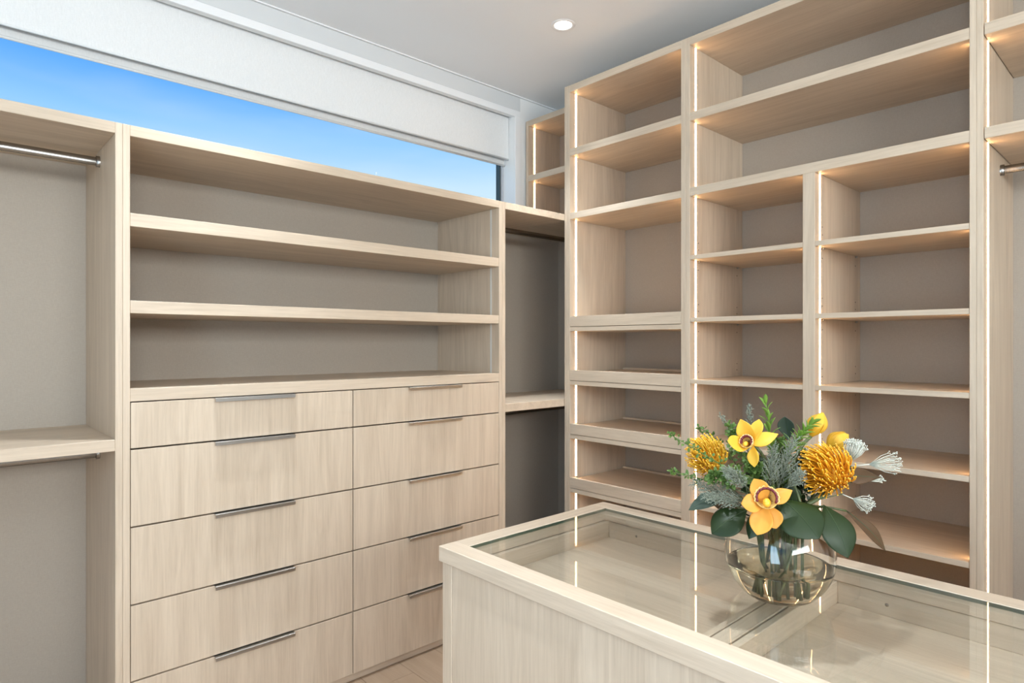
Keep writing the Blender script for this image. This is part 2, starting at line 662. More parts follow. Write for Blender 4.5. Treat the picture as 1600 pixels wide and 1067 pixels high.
# ================================================================== window-wall cabinets
PL0, PLC, PL1 = 0.442, 0.4632, 0.4845       # left post (two boards)
PR0, PRC, PR1 = 2.114, 2.1355, 2.157        # right post
ZU = 2.106                                   # underside of the top boards


def rail(parent, p0, p1, axis):
    """oval hanging rail with end sockets"""
    p0, p1 = Vector(p0), Vector(p1)
    seg = 16
    v, f = [], []
    d = (p1 - p0).normalized()
    s = d.cross(Vector((0, 0, 1)))
    for p in (p0, p1):
        for k in range(seg):
            a = 2 * PI * k / seg
            v.append(p + s * 0.0075 * math.cos(a) + Vector((0, 0, 0.015 * math.sin(a))))
    for k in range(seg):
        k2 = (k + 1) % seg
        f.append((k, k2, seg + k2, seg + k))
    r = pydata('hanging_rail', v, f, CHROME, parent)
    for p, sg in ((p0, 1), (p1, -1)):
        v, f = [], []
        prof = ((0.0, 1.0), (0.012, 1.0), (0.0125, 0.75))
        for h, q in prof:
            for k in range(seg):
                a = 2 * PI * k / seg
                v.append(p + d * sg * h + s * 0.012 * q * math.cos(a) + Vector((0, 0, 0.020 * q * math.sin(a))))
        for i in range(2):
            for k in range(seg):
                k2 = (k + 1) % seg
                f.append((i * seg + k, i * seg + k2, (i + 1) * seg + k2, (i + 1) * seg + k))
        f.append(tuple(range(2 * seg, 3 * seg)))
        pydata('rail_socket', v, f, CHROME, r)
    return r


# --- left hanging bay
XL0 = -0.56
u = thing('hanging_cabinet', ((XL0 + PLC) / 2, D, 0), 'open oak hanging bay with two rails beside the drawers, away from the room corner', 'wardrobe')
wbox('side_panel', XL0, XL0 + T, D, YB, 0, ZT, u)
wbox('side_panel', PL0, PLC - 0.0004, D, YB, 0, ZT, u)
wbox('top_board', XL0 + T, PL0, D, YB, ZU, ZT, u)
wbox('shelf', XL0 + T, PL0, D + 0.001, YB, 1.068, 1.106, u)
box('back_panel', XL0 + T, PL0, YB, YB + 0.016, 0.0, ZT, BACK, u, 0)
wbox('base_board', XL0 + T, PL0, D + 0.02, D + 0.038, 0, 0.06, u)
RY = 2.64
rail(u, (XL0 + T, RY, 2.065), (PL0, RY, 2.065), 0)
rail(u, (XL0 + T, RY, 1.030), (PL0, RY, 1.030), 0)

# --- drawer cabinet with wide open shelves
u = thing('drawer_cabinet', ((PLC + PRC) / 2, D, 0), 'wide oak cabinet with ten drawers below and open shelves under the window', 'cabinet')
wbox('side_panel', PLC, PL1, D, YB, 0, ZT, u)
wbox('side_panel', PR0, PRC - 0.0004, D, YB, 0, ZT, u)
wbox('top_board', PL1, PR0, D, YB, ZU, ZT, u)
wbox('shelf', PL1, PR0, D + 0.002, YB, 1.808, 1.852, u)
wbox('shelf', PL1, PR0, D + 0.002, YB, 1.520, 1.562, u)
wbox('counter', PL1, PR0, D, YB, 1.227, 1.269, u)
box('back_panel', PL1, PR0, YB, YB + 0.016, 0.0, ZT, BACK, u, 0)
for z0, z1 in ((1.269, 1.520), (1.562, 1.808), (1.852, ZU)):
    for xa, xb in ((PL1, PL1 + 0.0008), (PR0 - 0.0008, PR0)):
        box('unlit_light_strip', xa, xb, D + 0.058, D + 0.068, z0, z1, OPAL, u, 0)
wbox('plinth', PL1, PR0, D + 0.019, D + 0.037, 0, 0.06, u)
wbox('drawer_divider', 1.29, 1.306, D + 0.03, YB, 0.06, 1.227, u)
GAP = 0.0021


def edge_pull(parent, x0, x1, ztop):
    """bent aluminium lip sitting on the top edge of a drawer front"""
    y = D
    prof = [(y + 0.018, ztop), (y + 0.018, ztop + 0.0016), (y - 0.015, ztop + 0.0016), (y - 0.0175, ztop - 0.0005),
            (y - 0.0175, ztop - 0.012), (y - 0.0155, ztop - 0.012), (y - 0.0155, ztop - 0.0010), (y - 0.0140, ztop)]
    v = [(xx, p[0], p[1]) for xx in (x0, x1) for p in prof]
    n = len(prof)
    f = [(k, (k + 1) % n, n + (k + 1) % n, n + k) for k in range(n)]
    f += [tuple(reversed(range(n))), tuple(range(n, 2 * n))]
    return pydata('handle', v, f, ALU, parent, smooth=False)


rows = [1.226, 1.069, 0.810, 0.552, 0.2975, 0.037]
for c, (xa, xb, ha, hb) in enumerate(((PL1 + 0.002, 1.298 - GAP, 0.748, 1.042), (1.298 + GAP, PR0 - 0.002, 1.568, 1.865))):
    for r in range(5):
        zt = rows[r] - 0.0030
        zb = rows[r + 1] + (0.0026 if r < 4 else 0)
        d = wbox('drawer_front', xa, xb, D, D + 0.02, zb, zt, u, grain=2, bev=0.0008)
        edge_pull(d, ha, hb, zt - 0.0002)

# --- corner hanging bay
XR1 = XW - 0.004
u = thing('hanging_cabinet', ((PRC + X2) / 2, D, 0), 'narrow oak hanging bay with shelf in the corner beside the shoe tower', 'wardrobe')
wbox('side_panel', PRC, PR1, D, YB, 0, ZT, u)
wbox('top_board', PR1, X2, D, YB, ZU, ZT, u)
wbox('top_board', X2, XR1, D + 0.006, YB, ZU, ZT, u, grain=0)
wbox('shelf', PR1, X2 - 0.002, D + 0.001, YB, 1.069, 1.110, u)
wbox('shelf', X2 - 0.002, XR1 - 0.016, D + 0.006, YB, 1.069, 1.110, u, grain=0)
box('back_panel', PR1, XR1, YB, YB + 0.016, 0.0, ZT, BACK, u, 0)
wbox('base_board', PR1, XR1, D + 0.02, D + 0.038, 0, 0.06, u)
box('end_lining', XR1 - 0.016, XR1, D + 0.038, YB, 0, ZU, BACK, u, 0)
rail(u, (PR1, RY, 2.060), (XR1 - 0.016, RY, 2.060), 0)
rail(u, (PR1, RY, 1.030), (XR1 - 0.016, RY, 1.030), 0)

# ================================================================== tall towers on the right wall
TT = 2.850
TU = 2.812
S1 = (2.458, 2.498)
S2 = (2.107, 2.147)


def led(parent, y, sgn, z0, z1, x0=X2 + 0.046, wd=0.0105):
    """lit strip let into the inner face of a side panel (face at y, facing sgn)"""
    a, b = (y, y + sgn * 0.0015) if sgn > 0 else (y + sgn * 0.0015, y)
    return box('led_strip', x0, x0 + wd, a, b, z0, z1, LED, parent, 0)


# --- tower 1: shelves above, pull-out shoe trays below
Y1L, Y1R = 2.346, 1.642
u = thing('shoe_tower', (X2, (Y1L + Y1R) / 2, 0), 'tall narrow oak tower with pull-out shoe trays and lit edges in the corner', 'shelving')
wbox('end_panel', X2, XR1, 2.3664, 2.3854, 0, TT, u)
wbox('side_panel', X2, XB, Y1L, 2.366, 0, TT, u)
wbox('side_panel', X2, XB, 1.6188, Y1R, 0, TT, u)
wbox('top_board', X2 + 0.0005, XB, Y1R, Y1L, TU, TT, u)
wbox('shelf', X2 + 0.001, XB, Y1R, Y1L, *S1, u)
wbox('shelf', X2 + 0.001, XB, Y1R, Y1L, 2.107, 2.142, u)
box('back_panel', XB, XB + 0.016, 1.6188, 2.366, 0.0, TT, BACK, u, 0)
tops = [1.570, 1.273, 0.976, 0.679, 0.382]
zs = [(2.142, 2.107 + 0.035 + 0.314)]
for zt in tops:
    wbox('shelf', X2 + 0.001, XB, Y1R, Y1L, zt - 0.083, zt - 0.0595, u, grain=1)
    tr = wbox('shoe_tray', X2, X2 + 0.018, Y1R + 0.0015, Y1L - 0.0015, zt - 0.0575, zt, u, grain=1)
    wbox('tray_base', X2 + 0.018, XB - 0.03, Y1R + 0.009, Y1L - 0.009, zt - 0.028, zt - 0.010, tr, grain=1)
    wbox('tray_lip', XB - 0.042, XB - 0.03, Y1R + 0.009, Y1L - 0.009, zt - 0.010, zt + 0.001, tr, grain=1)
wbox('base_board', X2 + 0.02, X2 + 0.038, Y1R, Y1L, 0, 0.085, u)
wbox('shelf', X2 + 0.002, XB, Y1R, Y1L, 0.085, 0.107, u, grain=1)
spans = [(S1[1], TU), (2.142, S1[0]), (tops[0], 2.107)] + [(tops[i + 1], tops[i] - 0.083) for i in range(4)] + [(0.107, tops[4] - 0.083)]
for z0, z1 in spans:
    led(u, Y1L, -1, z0, z1)
    led(u, Y1R, 1, z0, z1)

# --- tower 2: wide shelves above, two columns of adjustable shelves below
Y2L, Y2R, YM0, YM1 = 1.595, 0.519, 1.078, 1.030
u = thing('shelf_tower', (X2, (Y2L + Y2R) / 2, 0), 'widest tall oak tower with two wide shelves over two columns of lit shelves', 'shelving')
wbox('side_panel', X2, XB, Y2L, 1.6184, 0, TT, u)
wbox('side_panel', X2, XB, 0.4996, Y2R, 0, TT, u)
wbox('top_board', X2 + 0.0005, XB, Y2R, Y2L, TU, TT, u)
wbox('shelf', X2 + 0.001, XB, Y2R, Y2L, *S1, u)
wbox('shelf', X2 + 0.001, XB, Y2R, Y2L, *S2, u)
wbox('divider', X2 + 0.001, XB, YM1, YM0, 0.10, S2[0], u)
box('back_panel', XB, XB + 0.016, 0.4996, 1.6184, 0.0, TT, BACK, u, 0)
adj = [1.831, 1.540, 1.252, 0.966, 0.672, 0.380]
peg = MB()
for ya, yb in ((YM0, Y2L), (Y2R, YM1)):
    for zt in adj:
        s = wbox('adjustable_shelf', X2 + 0.002, XB, ya + 0.0004, yb - 0.0004, zt - 0.0205, zt, u, grain=1)
        for yy, sg in ((yb, -1), (ya, 1)):
            for xx in (X2 + 0.075, XB - 0.06):
                m = MB()
                m.tube([(xx, yy, zt - 0.0245), (xx, yy + sg * 0.009, zt - 0.0245)], 0.004, 8)
                m.build('shelf_pin', ALU, s)
    zb = [S2[0]] + [a - 0.0205 for a in adj]
    za = adj + [0.107]
    for z1, z0 in zip(zb, za):
        led(u, yb, -1, z0, z1)
        led(u, ya, 1, z0, z1)
    # rows of pin holes in the panels
    holes = MB()
    for zt in adj[:5]:
        for dz in (-0.064, 0.064, 0.032):
            for xx in (X2 + 0.075, XB - 0.06):
                holes.tube([(xx, yb - 0.0006, zt + dz), (xx, yb + 0.0004, zt + dz)], 0.0028, 8)
    h = holes.build('pin_holes', DARK, u)
    h['kind'] = 'stuff'
for z0, z1 in ((S1[1], TU), (S2[1], S1[0])):
    led(u, Y2L, -1, z0, z1)
    led(u, Y2R, 1, z0, z1)
wbox('base_board', X2 + 0.02, X2 + 0.038, Y2R, Y2L, 0, 0.085, u)
wbox('shelf', X2 + 0.002, XB, Y2R, Y2L, 0.085, 0.107, u, grain=1)

# --- tower 3: hanging space with shelves above
Y3L, Y3R = 0.480, -0.60
u = thing('hanging_tower', (X2, (Y3L + Y3R) / 2, 0), 'tall oak hanging tower with lit panel edge and a rail under two high shelves', 'wardrobe')
wbox('side_panel', X2, XB + 0.01, Y3L, 0.4992, 0, TT, u)
wbox('side_panel', X2, XB + 0.01, Y3R - T, Y3R, 0, TT, u)
wbox('top_board', X2 + 0.0005, XB, Y3R, Y3L, TU, TT, u)
wbox('shelf', X2 + 0.002, XB + 0.01, Y3R, Y3L - 0.002, *S1, u)
wbox('shelf', X2 + 0.002, XB + 0.01, Y3R, Y3L - 0.002, 2.109, 2.147, u)
box('back_panel', XB + 0.01, XB + 0.024, Y3R - T, 0.4992, 0.0, TT, BACK, u, 0)
wbox('base_board', X2 + 0.02, X2 + 0.038, Y3R, Y3L, 0, 0.085, u)
for z0, z1 in ((S1[1], TU), (2.147, S1[0]), (0.09, 2.109)):
    led(u, Y3L, -1, z0, z1, X2 + 0.060, 0.013)
rail(u, (2.874, Y3L, 2.052), (2.874, Y3R, 2.052), 1)

# --- small return unit above the corner bay
XC = 2.822
YC = 2.925
u = thing('corner_shelf_unit', (XC, 2.65, ZT), 'small oak shelf unit standing on the corner cabinet top by the window', 'shelving')
wbox('side_panel', XC, XR1, YC - 0.022, YC, ZT, TT, u)
wbox('side_panel', XC, XR1, 2.3862, 2.408, ZT, TT, u)
wbox('top_board', XC, XR1, 2.408, YC - 0.022, 2.815, TT, u, grain=1)
wbox('shelf', XC + 0.001, XR1, 2.408, YC - 0.022, 2.460, 2.498, u, grain=1)
box('back_panel', XR1 - 0.012, XR1, 2.408, YC - 0.022, ZT, 2.815, BACK, u, 0)
for z0, z1 in ((ZT, 2.460), (2.498, 2.815)):
    led(u, YC - 0.022, -1, z0, z1, XC + 0.052)

# ================================================================== island
IX0, IX1, IY1, IY0 = 0.964, 1.631, 1.323, -0.62
IZ = 0.8975
GX0, GX1, GY1, GY0 = 1.020, 1.575, 1.268, -0.565
u = thing('island', ((IX0 + IX1) / 2, (IY0 + IY1) / 2, 0), 'oak display island with a glass top over shallow drawers', 'island')
ZF = 0.8585
wbox('top_frame', IX0, GX0, IY0, IY1, ZF, IZ, u, grain=1)
wbox('top_frame', GX1, IX1, IY0, IY1, ZF, IZ, u, grain=1)
wbox('top_frame', GX0, GX1, GY1, IY1, ZF, IZ, u, grain=0)
wbox('top_frame', GX0, GX1, IY0, GY0, ZF, IZ, u, grain=0)
B = 0.007
wbox('end_panel', IX0 + B, IX1 - B, IY1 - B - 0.038, IY1 - B, 0, ZF, u, grain=2)
wbox('end_panel', IX0 + B, IX1 - B, IY0 + B, IY0 + B + 0.038, 0, ZF, u, grain=2)
wbox('side_panel', IX0 + B + 0.0015, IX0 + B + 0.020, IY0 + B + 0.0384, IY1 - B - 0.0384, 0.0, ZF, u, grain=2)
wbox('side_panel', IX1 - B - 0.020, IX1 - B - 0.0015, IY0 + B + 0.0384, IY1 - B - 0.0384, 0.0, ZF, u, grain=2)
# the glass sheet lies in a rebate of the frame; its polished edges look green
gl = box('glass_top', GX0, GX1, GY0, GY1, IZ - 0.0095, IZ - 0.0015, SHEET, u, 0)
E_ = 0.0012
ZG0, ZG1 = IZ - 0.0093, IZ - 0.0017
box('glass_edge', GX0, GX0 + E_, GY0, GY1, ZG0, ZG1, GEDGE, gl, 0)
box('glass_edge', GX1 - E_, GX1, GY0, GY1, ZG0, ZG1, GEDGE, gl, 0)
box('glass_edge', GX0 + E_, GX1 - E_, GY1 - E_, GY1, ZG0, ZG1, GEDGE, gl, 0)
# shallow display drawers under the sheet
ZL, ZD = 0.8568, 0.806
for ya, yb in ((0.632, 1.272), (-0.07, 0.588), (-0.570, -0.110)):
    dr = wbox('display_drawer', 1.000, 1.594, ya, yb, ZD - 0.014, ZD, u, grain=1, bev=0.0006)
    wbox('drawer_side', 1.000, 1.594, yb - 0.015, yb, ZD, ZL, dr, grain=0)
    wbox('drawer_side', 1.000, 1.594, ya, ya + 0.015, ZD, ZL, dr, grain=0)
    wbox('drawer_side', 1.000, 1.015, ya + 0.015, yb - 0.015, ZD, ZL, dr, grain=1)
    wbox('drawer_side', 1.579, 1.594, ya + 0.015, yb - 0.015, ZD, ZL, dr, grain=1)
    for yy in (ya + 0.10, yb - 0.12):
        for xx in (1.5788,):
            m = MB()
            m.tube([(xx, yy, ZD + 0.026), (xx + 0.001, yy, ZD + 0.026)], 0.004, 10)
            m.build('screw_cap', SCREW, dr)
wbox('drawer_rail', 0.992, 1.602, 0.592, 0.628, 0.70, ZL + 0.001, u, grain=0)
wbox('drawer_rail', 0.992, 1.602, -0.106, -0.074, 0.70, ZL + 0.001, u, grain=0)
wbox('bottom_board', 0.9925, 1.6025, IY0 + 0.046, IY1 - 0.046, 0.70, 0.718, u, grain=1)
# ================================================================== bowl vase and flowers
GZ = IZ - 0.0015
T0 = 1.314
VC = at(1217, 928, T0)
VC.z = GZ
TOCAM = (Vector((0, 0, CAM_Z)) - VC).normalized()
VR, VZ = 0.108, 0.088


def vr(z, r=VR):
    return math.sqrt(max(1e-6, r * r - (z - VZ) ** 2))


v_ = thing('bowl_vase', VC, 'round clear glass bowl vase half filled with water on the island', 'vase')
prof = [(0.0005, 0.0), (vr(0.0) - 0.006, 0.0), (vr(0.002), 0.002)]
prof += [(vr(z), z) for z in [0.006 + i * (0.160 / 22) for i in range(23)]]
prof += [(vr(0.168) + 0.0015, 0.1695), (vr(0.168) - 0.001, 0.171), (vr(0.166) - 0.003, 0.168)]
prof += [(vr(z) - 0.0032, z) for z in [0.166 - i * (0.155 / 22) for i in range(23)]]
prof += [(0.040, 0.0085), (0.0005, 0.0075)]
lathe('glass_bowl', prof, VC, VASEG, v_, 64, False)
WL = 0.066
wp = [(0.0005, 0.0068), (0.040, 0.0078)]
wp += [(vr(z) - 0.0026, z) for z in [0.0125 + i * ((WL - 0.0125) / 10) for i in range(11)]]
wp += [(vr(WL) - 0.006, WL - 0.0008), (0.0005, WL - 0.0010)]
lathe('water', wp, VC, WATER, v_, 64, False)

P_ORC = petal_mat('orchid_petal', (0.83, 0.42, 0.025), (0.92, 0.58, 0.07), 0.45, 0.25)
P_ORC2 = petal_mat('orchid_petal_deep', (0.80, 0.34, 0.05), (0.84, 0.40, 0.06), 0.45, 0.25)
P_LIP = petal_mat('orchid_lip', (0.80, 0.52, 0.14), (0.85, 0.66, 0.36), 0.5, 0.2)
P_MAR = plain('maroon_lip_band', (0.13, 0.008, 0.015), 0.5)
P_CRM = plain('cream_lip_frill', (0.80, 0.52, 0.20), 0.5)
P_COL = plain('orchid_column', (0.85, 0.42, 0.03), 0.4)
P_TUL = petal_mat('yellow_tulip', (0.85, 0.44, 0.02), (0.93, 0.60, 0.07), 0.4, 0.3)
P_PIN = petal_mat('pincushion_style', (0.76, 0.25, 0.01), (0.94, 0.48, 0.025), 0.4, 0.15)
P_PIN2 = petal_mat('pincushion_style_pale', (0.78, 0.36, 0.02), (0.92, 0.58, 0.05), 0.4, 0.15)
P_KNOB = plain('pincushion_knob', (0.90, 0.48, 0.05), 0.4)
G_LEAF = petal_mat('dark_glossy_leaf', (0.017, 0.036, 0.006), (0.013, 0.028, 0.006), 0.45, 0.03)
G_GREY = petal_mat('grey_green_leaf', (0.045, 0.07, 0.045), (0.06, 0.085, 0.06), 0.5, 0.06)
G_BRN = petal_mat('brown_leaf', (0.11, 0.055, 0.022), (0.085, 0.045, 0.018), 0.6, 0.1)
G_BRT = petal_mat('fresh_green_leaf', (0.16, 0.30, 0.035), (0.26, 0.43, 0.08), 0.45, 0.25)
G_BOX = petal_mat('box_leaf', (0.055, 0.11, 0.02), (0.12, 0.20, 0.045), 0.45, 0.15)
G_SIL = petal_mat('grey_feathery_foliage', (0.12, 0.14, 0.095), (0.27, 0.29, 0.225), 0.7, 0.1)
G_CRM = petal_mat('cream_umbel', (0.50, 0.52, 0.42), (0.84, 0.84, 0.74), 0.6, 0.1)
G_STEM = plain('green_stem', (0.085, 0.105, 0.036), 0.5, var=0.3, vscale=90)
G_RIB = plain('leaf_midrib', (0.035, 0.06, 0.018), 0.45)
rng = random.Random(11)


def bez(p0, p1, p2, p3, n):
    out = []
    for i in range(n):
        t = i / (n - 1)
        out.append(p0 * (1 - t) ** 3 + p1 * 3 * t * (1 - t) ** 2 + p2 * 3 * t * t * (1 - t) + p3 * t ** 3)
    return out


STEMS = []


def stem(parent, start, r=0.0022, dirn=None, mat=None, full=True):
    """note a stem; all are grown together once the blooms stand, see grow_stems"""
    STEMS.append((parent, Vector(start), r, Vector(dirn) if dirn is not None else None, full))


def stem_path(start, r, d0, full):
    """one try at a stem from a bloom over the rim, through the neck, down into the bowl"""
    a = math.atan2(start.y - VC.y, start.x - VC.x) + rng.uniform(-1.0, 1.0)
    nr = rng.uniform(0.0, 0.058 - r)
    neck = VC + Vector((math.cos(a) * nr, math.sin(a) * nr, rng.uniform(0.145, 0.165)))
    g = rng.uniform(0, 2 * PI)
    fr = 0.056 * math.sqrt(rng.random())
    foot = VC + Vector((math.cos(g) * fr, math.sin(g) * fr, 0.012 + 1.4 * r + 0.20 * fr))
    if rng.random() < 0.6:
        foot = foot.lerp(Vector((neck.x, neck.y, foot.z)), rng.uniform(0.3, 1.0))
    ln = (neck - start).length
    d = d0.normalized() if d0 is not None else (neck - start).normalized()
    d = (d + Vector((rng.uniform(-0.4, 0.4), rng.uniform(-0.4, 0.4), rng.uniform(-0.3, 0.5)))).normalized()
    up = bez(start, start + d * ln * rng.uniform(0.2, 0.5), neck + (neck - foot).normalized() * rng.uniform(0.02, 0.07), neck, 10)
    if full:
        return up + [neck.lerp(foot, t) for t in (0.25, 0.5, 0.75, 1.0)]
    return up + [neck.lerp(foot, t) for t in (0.08, 0.16, 0.22)]


def grow_stems():
    """pick for every stem the try that clears blooms, leaves, bowl and the other stems best"""
    from mathutils.bvhtree import BVHTree
    from mathutils.kdtree import KDTree
    bpy.context.view_layer.update()
    vs, fs, own = [], [], []
    roots = []
    for p, *_ in STEMS:
        if p not in roots:
            roots.append(p)
    for k, root in enumerate(roots):
        todo = list(root.children)
        while todo:
            o = todo.pop()
            todo += list(o.children)
            if o.type != 'MESH':
                continue
            b0 = len(vs)
            vs += [o.matrix_world @ v.co for v in o.data.vertices]
            for f in o.data.polygons:
                fs.append([b0 + q for q in f.vertices])
                own.append(k)
    tree = BVHTree.FromPolygons(vs, fs)
    done = []
    order = sorted(range(len(STEMS)), key=lambda q: -STEMS[q][2] - (0.01 if STEMS[q][4] else 0))
    for q in order:
        parent, start, r, d0, full = STEMS[q]
        k = roots.index(parent)
        best = None
        kd = KDTree(max(1, len(done)))
        for n, (p, rr) in enumerate(done):
            kd.insert(p, n)
        kd.balance()
        for attempt in range(500):
            path = stem_path(start, r, d0, full)
            pts = []
            for a, b in zip(path, path[1:]):
                m = max(1, int((b - a).length / 0.003))
                pts += [a.lerp(b, t / m) for t in range(m)]
            pts.append(path[-1])
            cost = 0.0
            for n, p in enumerate(pts):
                z = p.z - VC.z
                rad = math.hypot(p.x - VC.x, p.y - VC.y)
                inside = vr(min(max(z, 0.0), 0.168)) - 0.0045 - r * 1.3
                if z < 0.178 + r and rad > inside and rad < vr(min(max(z, 0.0), 0.168)) + 0.004 + r:
                    cost += 6
                if n > 2:
                    for co, no, idx, dist in tree.find_nearest_range(p, r * 1.15 + 0.0008):
                        if own[idx] != k:
                            cost += 1
                            break
                if done:
                    for co, n2, dist in kd.find_range(p, r * 1.25 + 0.0066):
                        if dist < r * 1.25 + done[n2][1] + 0.0002:
                            cost += 2
                            break
            if best is None or cost < best[0]:
                best = (cost, path, pts)
                if cost == 0:
                    break
        m = MB()
        n = len(best[1])
        m.tube(best[1], [r * (1.0 + 0.2 * max(0, t - 8) / (n - 9)) for t in range(n)], 8)
        m.build('stem', G_STEM, parent)
        done += [(p, r * 1.2) for p in best[2]]


def px(x, y, off=0.0):
    return at(x, y, T0 + off)


SIDE, UPV = _R, _U


def orchid(cx, cy, off, tips, lipc, lipr, mat, label, face):
    c = px(cx, cy, off)
    t = thing('orchid', c, label, 'flower')
    face = face.normalized()
    for (tx, ty, toff, w, fat, sh, bend) in tips:
        m = MB()
        tip = px(tx, ty, off + toff)
        m.blade(c - face * 0.002, tip, face, w, bend, 0.10, fat, 13, 7, sh, 0.0007)
        m.build('petal', mat, t, 0.0009, sub=1)
    lc = px(lipc[0], lipc[1], off - 0.012)
    ax = face
    h = _U - ax * ax.dot(_U)
    h.normalize()
    s = ax.cross(h)
    # the lip: a short flared cup, maroon band and cream frill on its rim
    v, f, a = [], [], []
    seg = 28
    prof = ((0.20, -0.016), (0.55, -0.013), (0.85, -0.006), (0.98, 0.003))
    for i, (q, z) in enumerate(prof):
        for k in range(seg):
            g = 2 * PI * k / seg
            v.append(lc + lipr * q * (s * math.cos(g) + h * math.sin(g)) + ax * z)
    for i in range(len(prof) - 1):
        for k in range(seg):
            k2 = (k + 1) % seg
            f.append((i * seg + k, i * seg + k2, (i + 1) * seg + k2, (i + 1) * seg + k))
    f.append(tuple(range(seg)))
    lip = pydata('lip', v, f, P_LIP, t)
    lip.modifiers.new('solid', 'SOLIDIFY').thickness = 0.0008
    for nm, mt, q0, q1, z0, rr in (('maroon_band', P_MAR, 0.88, 0.90, 0.0015, 0.0026), ('frill', P_CRM, 1.06, 1.06, 0.003, 0.0011)):
        m = MB()
        pts = []
        for k in range(37):
            g = -0.45 + (PI + 0.9) * k / 36
            wob = 1 + (0.05 * math.sin(k * 2.1) if nm == 'frill' else 0.02 * math.sin(k * 3))
            pts.append(lc + lipr * q0 * wob * (s * math.cos(g) + h * math.sin(g)) + ax * (z0 + 0.0012 * math.sin(k * 1.7)))
        m.tube(pts, rr, 6)
        m.build(nm, mt, lip)
    m = MB()
    for k in range(26):
        g = rng.uniform(0, 2 * PI)
        q = rng.uniform(0.30, 0.74)
        m.ball(lc + lipr * q * (s * math.cos(g) + h * math.sin(g)) + ax * (-0.0125 + 0.006 * max(0, q - 0.5) * 3), 0.0009, None, 1, 5, 3)
    o = m.build('speckles', P_MAR, lip)
    o['kind'] = 'stuff'
    m = MB()
    m.ball(lc - h * lipr * 0.45 + ax * 0.004, lipr * 0.36, ax * 0.6 - h, 1.25, 12, 8)
    m.tube([lc - h * lipr * 0.1 - ax * 0.010, lc - h * lipr * 0.2 + ax * 0.004], lipr * 0.18, 8)
    m.build('column', P_COL, t)
    stem(t, c - face * 0.006, 0.0032, -face * 0.6 - _U * 0.8)
    return t


orchid(1176, 695, -0.075,
       [(1157, 655, 0.0, 0.036, 0.5, 2.2, 0.05), (1186, 655, 0.02, 0.026, 0.62, 2.6, -0.02), (1216, 678, -0.005, 0.030, 0.42, 1.6, 0.06),
        (1179, 730, -0.012, 0.024, 0.55, 2.2, 0.04), (1137, 689, -0.022, 0.034, 0.55, 2.6, -0.12)],
       (1167, 690), 0.0125, P_ORC, 'upper yellow orchid with maroon lip facing the drawers, above the other orchid', (TOCAM - _R * 0.55 + _U * 0.15))
orchid(1198, 786, -0.105,
       [(1178, 748, -0.002, 0.036, 0.58, 2.8, 0.05), (1238, 766, 0.0, 0.030, 0.50, 1.7, 0.06), (1158, 787, -0.006, 0.036, 0.58, 2.8, 0.05),
        (1183, 836, -0.020, 0.042, 0.56, 2.8, 0.05), (1213, 826, -0.020, 0.038, 0.58, 2.8, 0.05)],
       (1198, 778), 0.0205, P_ORC2, 'lower orange-yellow orchid with round maroon lip hanging over the vase rim', TOCAM)


def pincushion(cx, cy, off, R, axis, n, mat, label, squash=1.0):
    c = px(cx, cy, off)
    ax = axis.normalized()
    t = thing('pincushion_flower', c, label, 'flower')
    m = MB()
    m.ball(c - ax * R * 0.15, R * 0.46, ax, 1.15, 14, 10)
    m.build('core', mat, t)
    h = Vector((0, 0, 1)) if abs(ax.z) < 0.9 else Vector((1, 0, 0))
    s = ax.cross(h).normalized()
    q = ax.cross(s)
    m, kn = MB(), MB()
    for i in range(n):
        ct = 1 - 1.30 * (i + 0.5) / n
        st = math.sqrt(1 - ct * ct)
        g = i * 2.39996 + rng.uniform(-0.15, 0.15)
        rad = s * math.cos(g) + q * math.sin(g)
        d = ax * ct + rad * st
        sw = ax.cross(rad) * rng.uniform(0.02, 0.30)
        L = R * rng.uniform(0.82, 1.15)
        b = c - ax * R * 0.15 + d * R * 0.36
        pts = [b + d * L * 0.62 * u + (ax * 0.42 * u * u - rad * 0.16 * u ** 3 + sw * u * u) * R for u in (0, 0.3, 0.55, 0.8, 1.0)]
        m.tube(pts, [0.0014, 0.0015, 0.0014, 0.0012, 0.0010], 5)
        kn.ball(pts[-1], 0.0017, pts[-1] - pts[-2], 1.3, 6, 4)
    o = m.build('styles', mat, t)
    o['kind'] = 'stuff'
    o = kn.build('knobs', P_KNOB, t)
    o['kind'] = 'stuff'
    stem(t, c - ax * R * 0.4, 0.0044, -ax * 0.5 - _U * 0.6)
    return t


pincushion(1297, 738, -0.02, 0.062, TOCAM * 0.60 - _R * 0.60 + _U * 0.25, 230, P_PIN, 'large orange pincushion flower with curling styles beside the cream umbels')
pincushion(1110, 716, 0.03, 0.049, TOCAM * 0.45 - _R * 0.55 + _U * 0.45, 170, P_PIN2, 'smaller yellow pincushion flower half hidden behind thin green twigs')


def tulip(cx, cy, off, size, axis, label, opening):
    c = px(cx, cy, off)
    ax = axis.normalized()
    t = thing('tulip', c, label, 'flower')
    h = Vector((0, 0, 1)) if abs(ax.z) < 0.9 else Vector((1, 0, 0))
    s = ax.cross(h).normalized()
    q = ax.cross(s)
    base = c - ax * size * 0.55
    for k in range(6):
        g = 2 * PI * k / 6 + (0.2 if k % 2 else 0)
        rad = s * math.cos(g) + q * math.sin(g)
        rr = size * (0.30 if k % 2 else 0.24)
        m = MB()
        m.blade(base + rad * size * 0.05, c + ax * size * (0.55 if k % 2 else 0.6) + rad * size * opening, rad, size * 0.68, 0.26, -0.16, 0.55, 11, 7, 2.2)
        m.build('petal', P_TUL, t, 0.0008, sub=1)
    stem(t, base, 0.0036, -ax)
    return t


